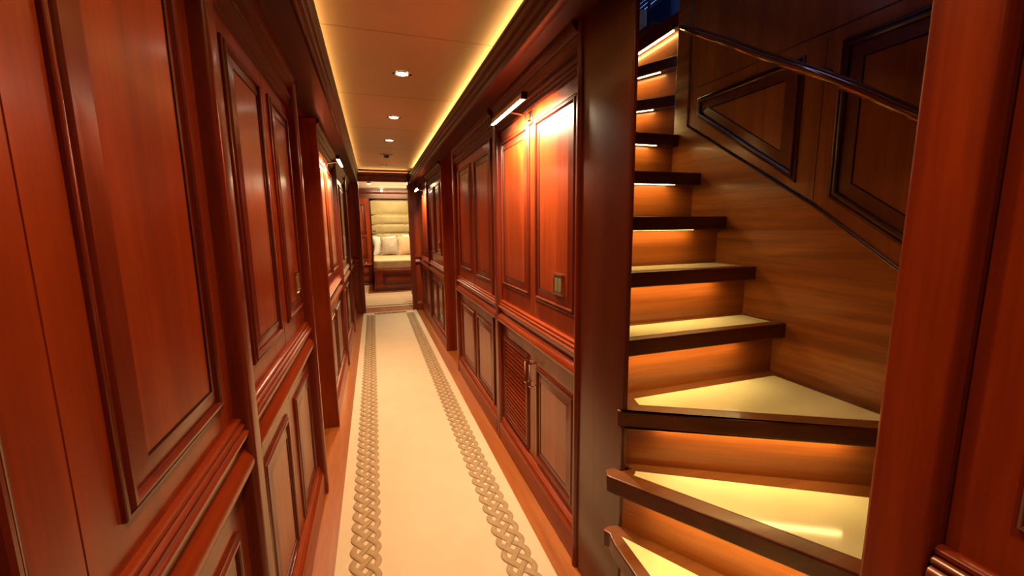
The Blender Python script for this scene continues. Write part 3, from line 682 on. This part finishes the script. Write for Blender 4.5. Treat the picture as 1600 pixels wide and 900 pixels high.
def pillow(x, y, z, wd, ht, th, tilt, yaw, mat, name, label, cat):
    mb = MB(); n = 12; vs = []
    for s in (1, -1):
        for j in range(n+1):
            for i in range(n+1):
                a = 2*i/n-1; b = 2*j/n-1
                k = 1+.07*(abs(a)*abs(b))**2
                px = a*wd/2*(1-.07*(1-b*b)**2*abs(a))*k*(1 if True else 0); pz = b*ht/2*(1-.07*(1-a*a)**2*abs(b))*k
                t = th/2*((1-a*a)*(1-b*b))**.45
                vs.append(Vector((px, s*t, pz)))
    M = Matrix.Translation((x, y, z)) @ Matrix.Rotation(yaw, 4, 'Z') @ Matrix.Rotation(tilt, 4, 'X') @ Matrix.Translation((0, 0, ht/2*.93))
    vs = [M @ v for v in vs]; m_ = (n+1)**2
    fs = [(j*(n+1)+i, j*(n+1)+i+1, (j+1)*(n+1)+i+1, (j+1)*(n+1)+i) for j in range(n) for i in range(n)]
    mb.add(vs, fs + [tuple(q+m_ for q in f) for f in fs])
    return tag(mb.build(name, mat, smooth=90), label, cat)
pillow(.24, 10.34, .685, .50, .44, .16, -.28, 0, white_c, 'pillow', 'white pillow at the left end behind the grey cushion', 'pillow')
pillow(.34, 10.10, .685, .42, .42, .15, -.32, -.15, silver_c, 'cushion', 'silver-grey silk cushion in the middle of the bed', 'cushion')
pillow(.76, 10.06, .685, .44, .44, .15, -.25, .1, beige_c, 'cushion', 'tan cushion at the right of the silver-grey one', 'cushion')
pillow(.95, 10.425, .69, .55, .46, .14, -.15, 0, white_c, 'pillow', 'white pillow showing behind the tan cushion', 'pillow')
# wardrobe, nightstand, reading lamp
e = empty('wardrobe', (-.6, 10.5, 0), 'mahogany wardrobe at the left beyond the bedroom doorway', 'wardrobe')
MB().box((-1.2, 10.40, 0), (-.062, 10.62, 1.985)).build('body', wood_v, e)
FW = Fr((0, 10.40, 0), (1, 0, 0), (0, 0, 1), (0, -1, 0))
for a, b in ((-.62, -.15), (-1.15, -.68)):
    mb = MB(); panel(mb, FW, rect(a, b, 1.16, 1.85), 1.2, 1.5); mb.build('raised_panel', PM, e)
    mb = MB(); panel(mb, FW, rect(a, b, .60, 1.10), 1.2, 1.5); mb.build('raised_panel', PM, e)
e = empty('nightstand', (-.4, 10.0, 0), 'mahogany nightstand left of the bed', 'nightstand')
MB().box((-.75, 9.86, .04), (-.075, 10.36, .46)).build('body', dark_v, e, bevel=.004)
MB().box((-.77, 9.84, .46), (-.06, 10.38, .49)).build('top', wood_x, e, bevel=.006)
FN = Fr((0, 9.86, 0), (1, 0, 0), (0, 0, 1), (0, -1, 0))
mb = MB(); panel(mb, FN, rect(-.6, -.11, .27, .43), .5, 1); d = mb.build('drawer', PM, e)
mb = MB(); panel(mb, FN, rect(-.6, -.11, .09, .25), .5, 1); mb.build('drawer', PM, e)
MB().box((-.75, 9.84, .0), (-.075, 10.36, .06)).build('plinth', dark_v, e, bevel=.008)
e = empty('reading_lamp', (-.09, 10.40, 1.24), 'small chrome reading lamp on a thin arm beside the headboard', 'reading lamp')
MB().tube([(-.16, 10.385, 1.235), (-.16, 10.365, 1.235)], .02, 12).build('mount', chrome, e)
MB().tube([(-.16, 10.37, 1.235), (-.12, 10.30, 1.245), (-.03, 10.26, 1.235)], .006, 8).build('arm', chrome, e)
MB().tube([(-.03, 10.26, 1.235), (.05, 10.25, 1.22)], [.012, .022], 12).build('lamp_head', chrome, e)
o = MB(); o.tube([(-.2, 10.05, .49), (-.2, 10.05, .50), (-.2, 10.05, .51), (-.2, 10.05, .60), (-.2, 10.05, .61)], [.04, .04, .012, .012, .03], 14)
tag(o.build('ornament', [chrome]), 'small silver ornament on the nightstand', 'ornament')
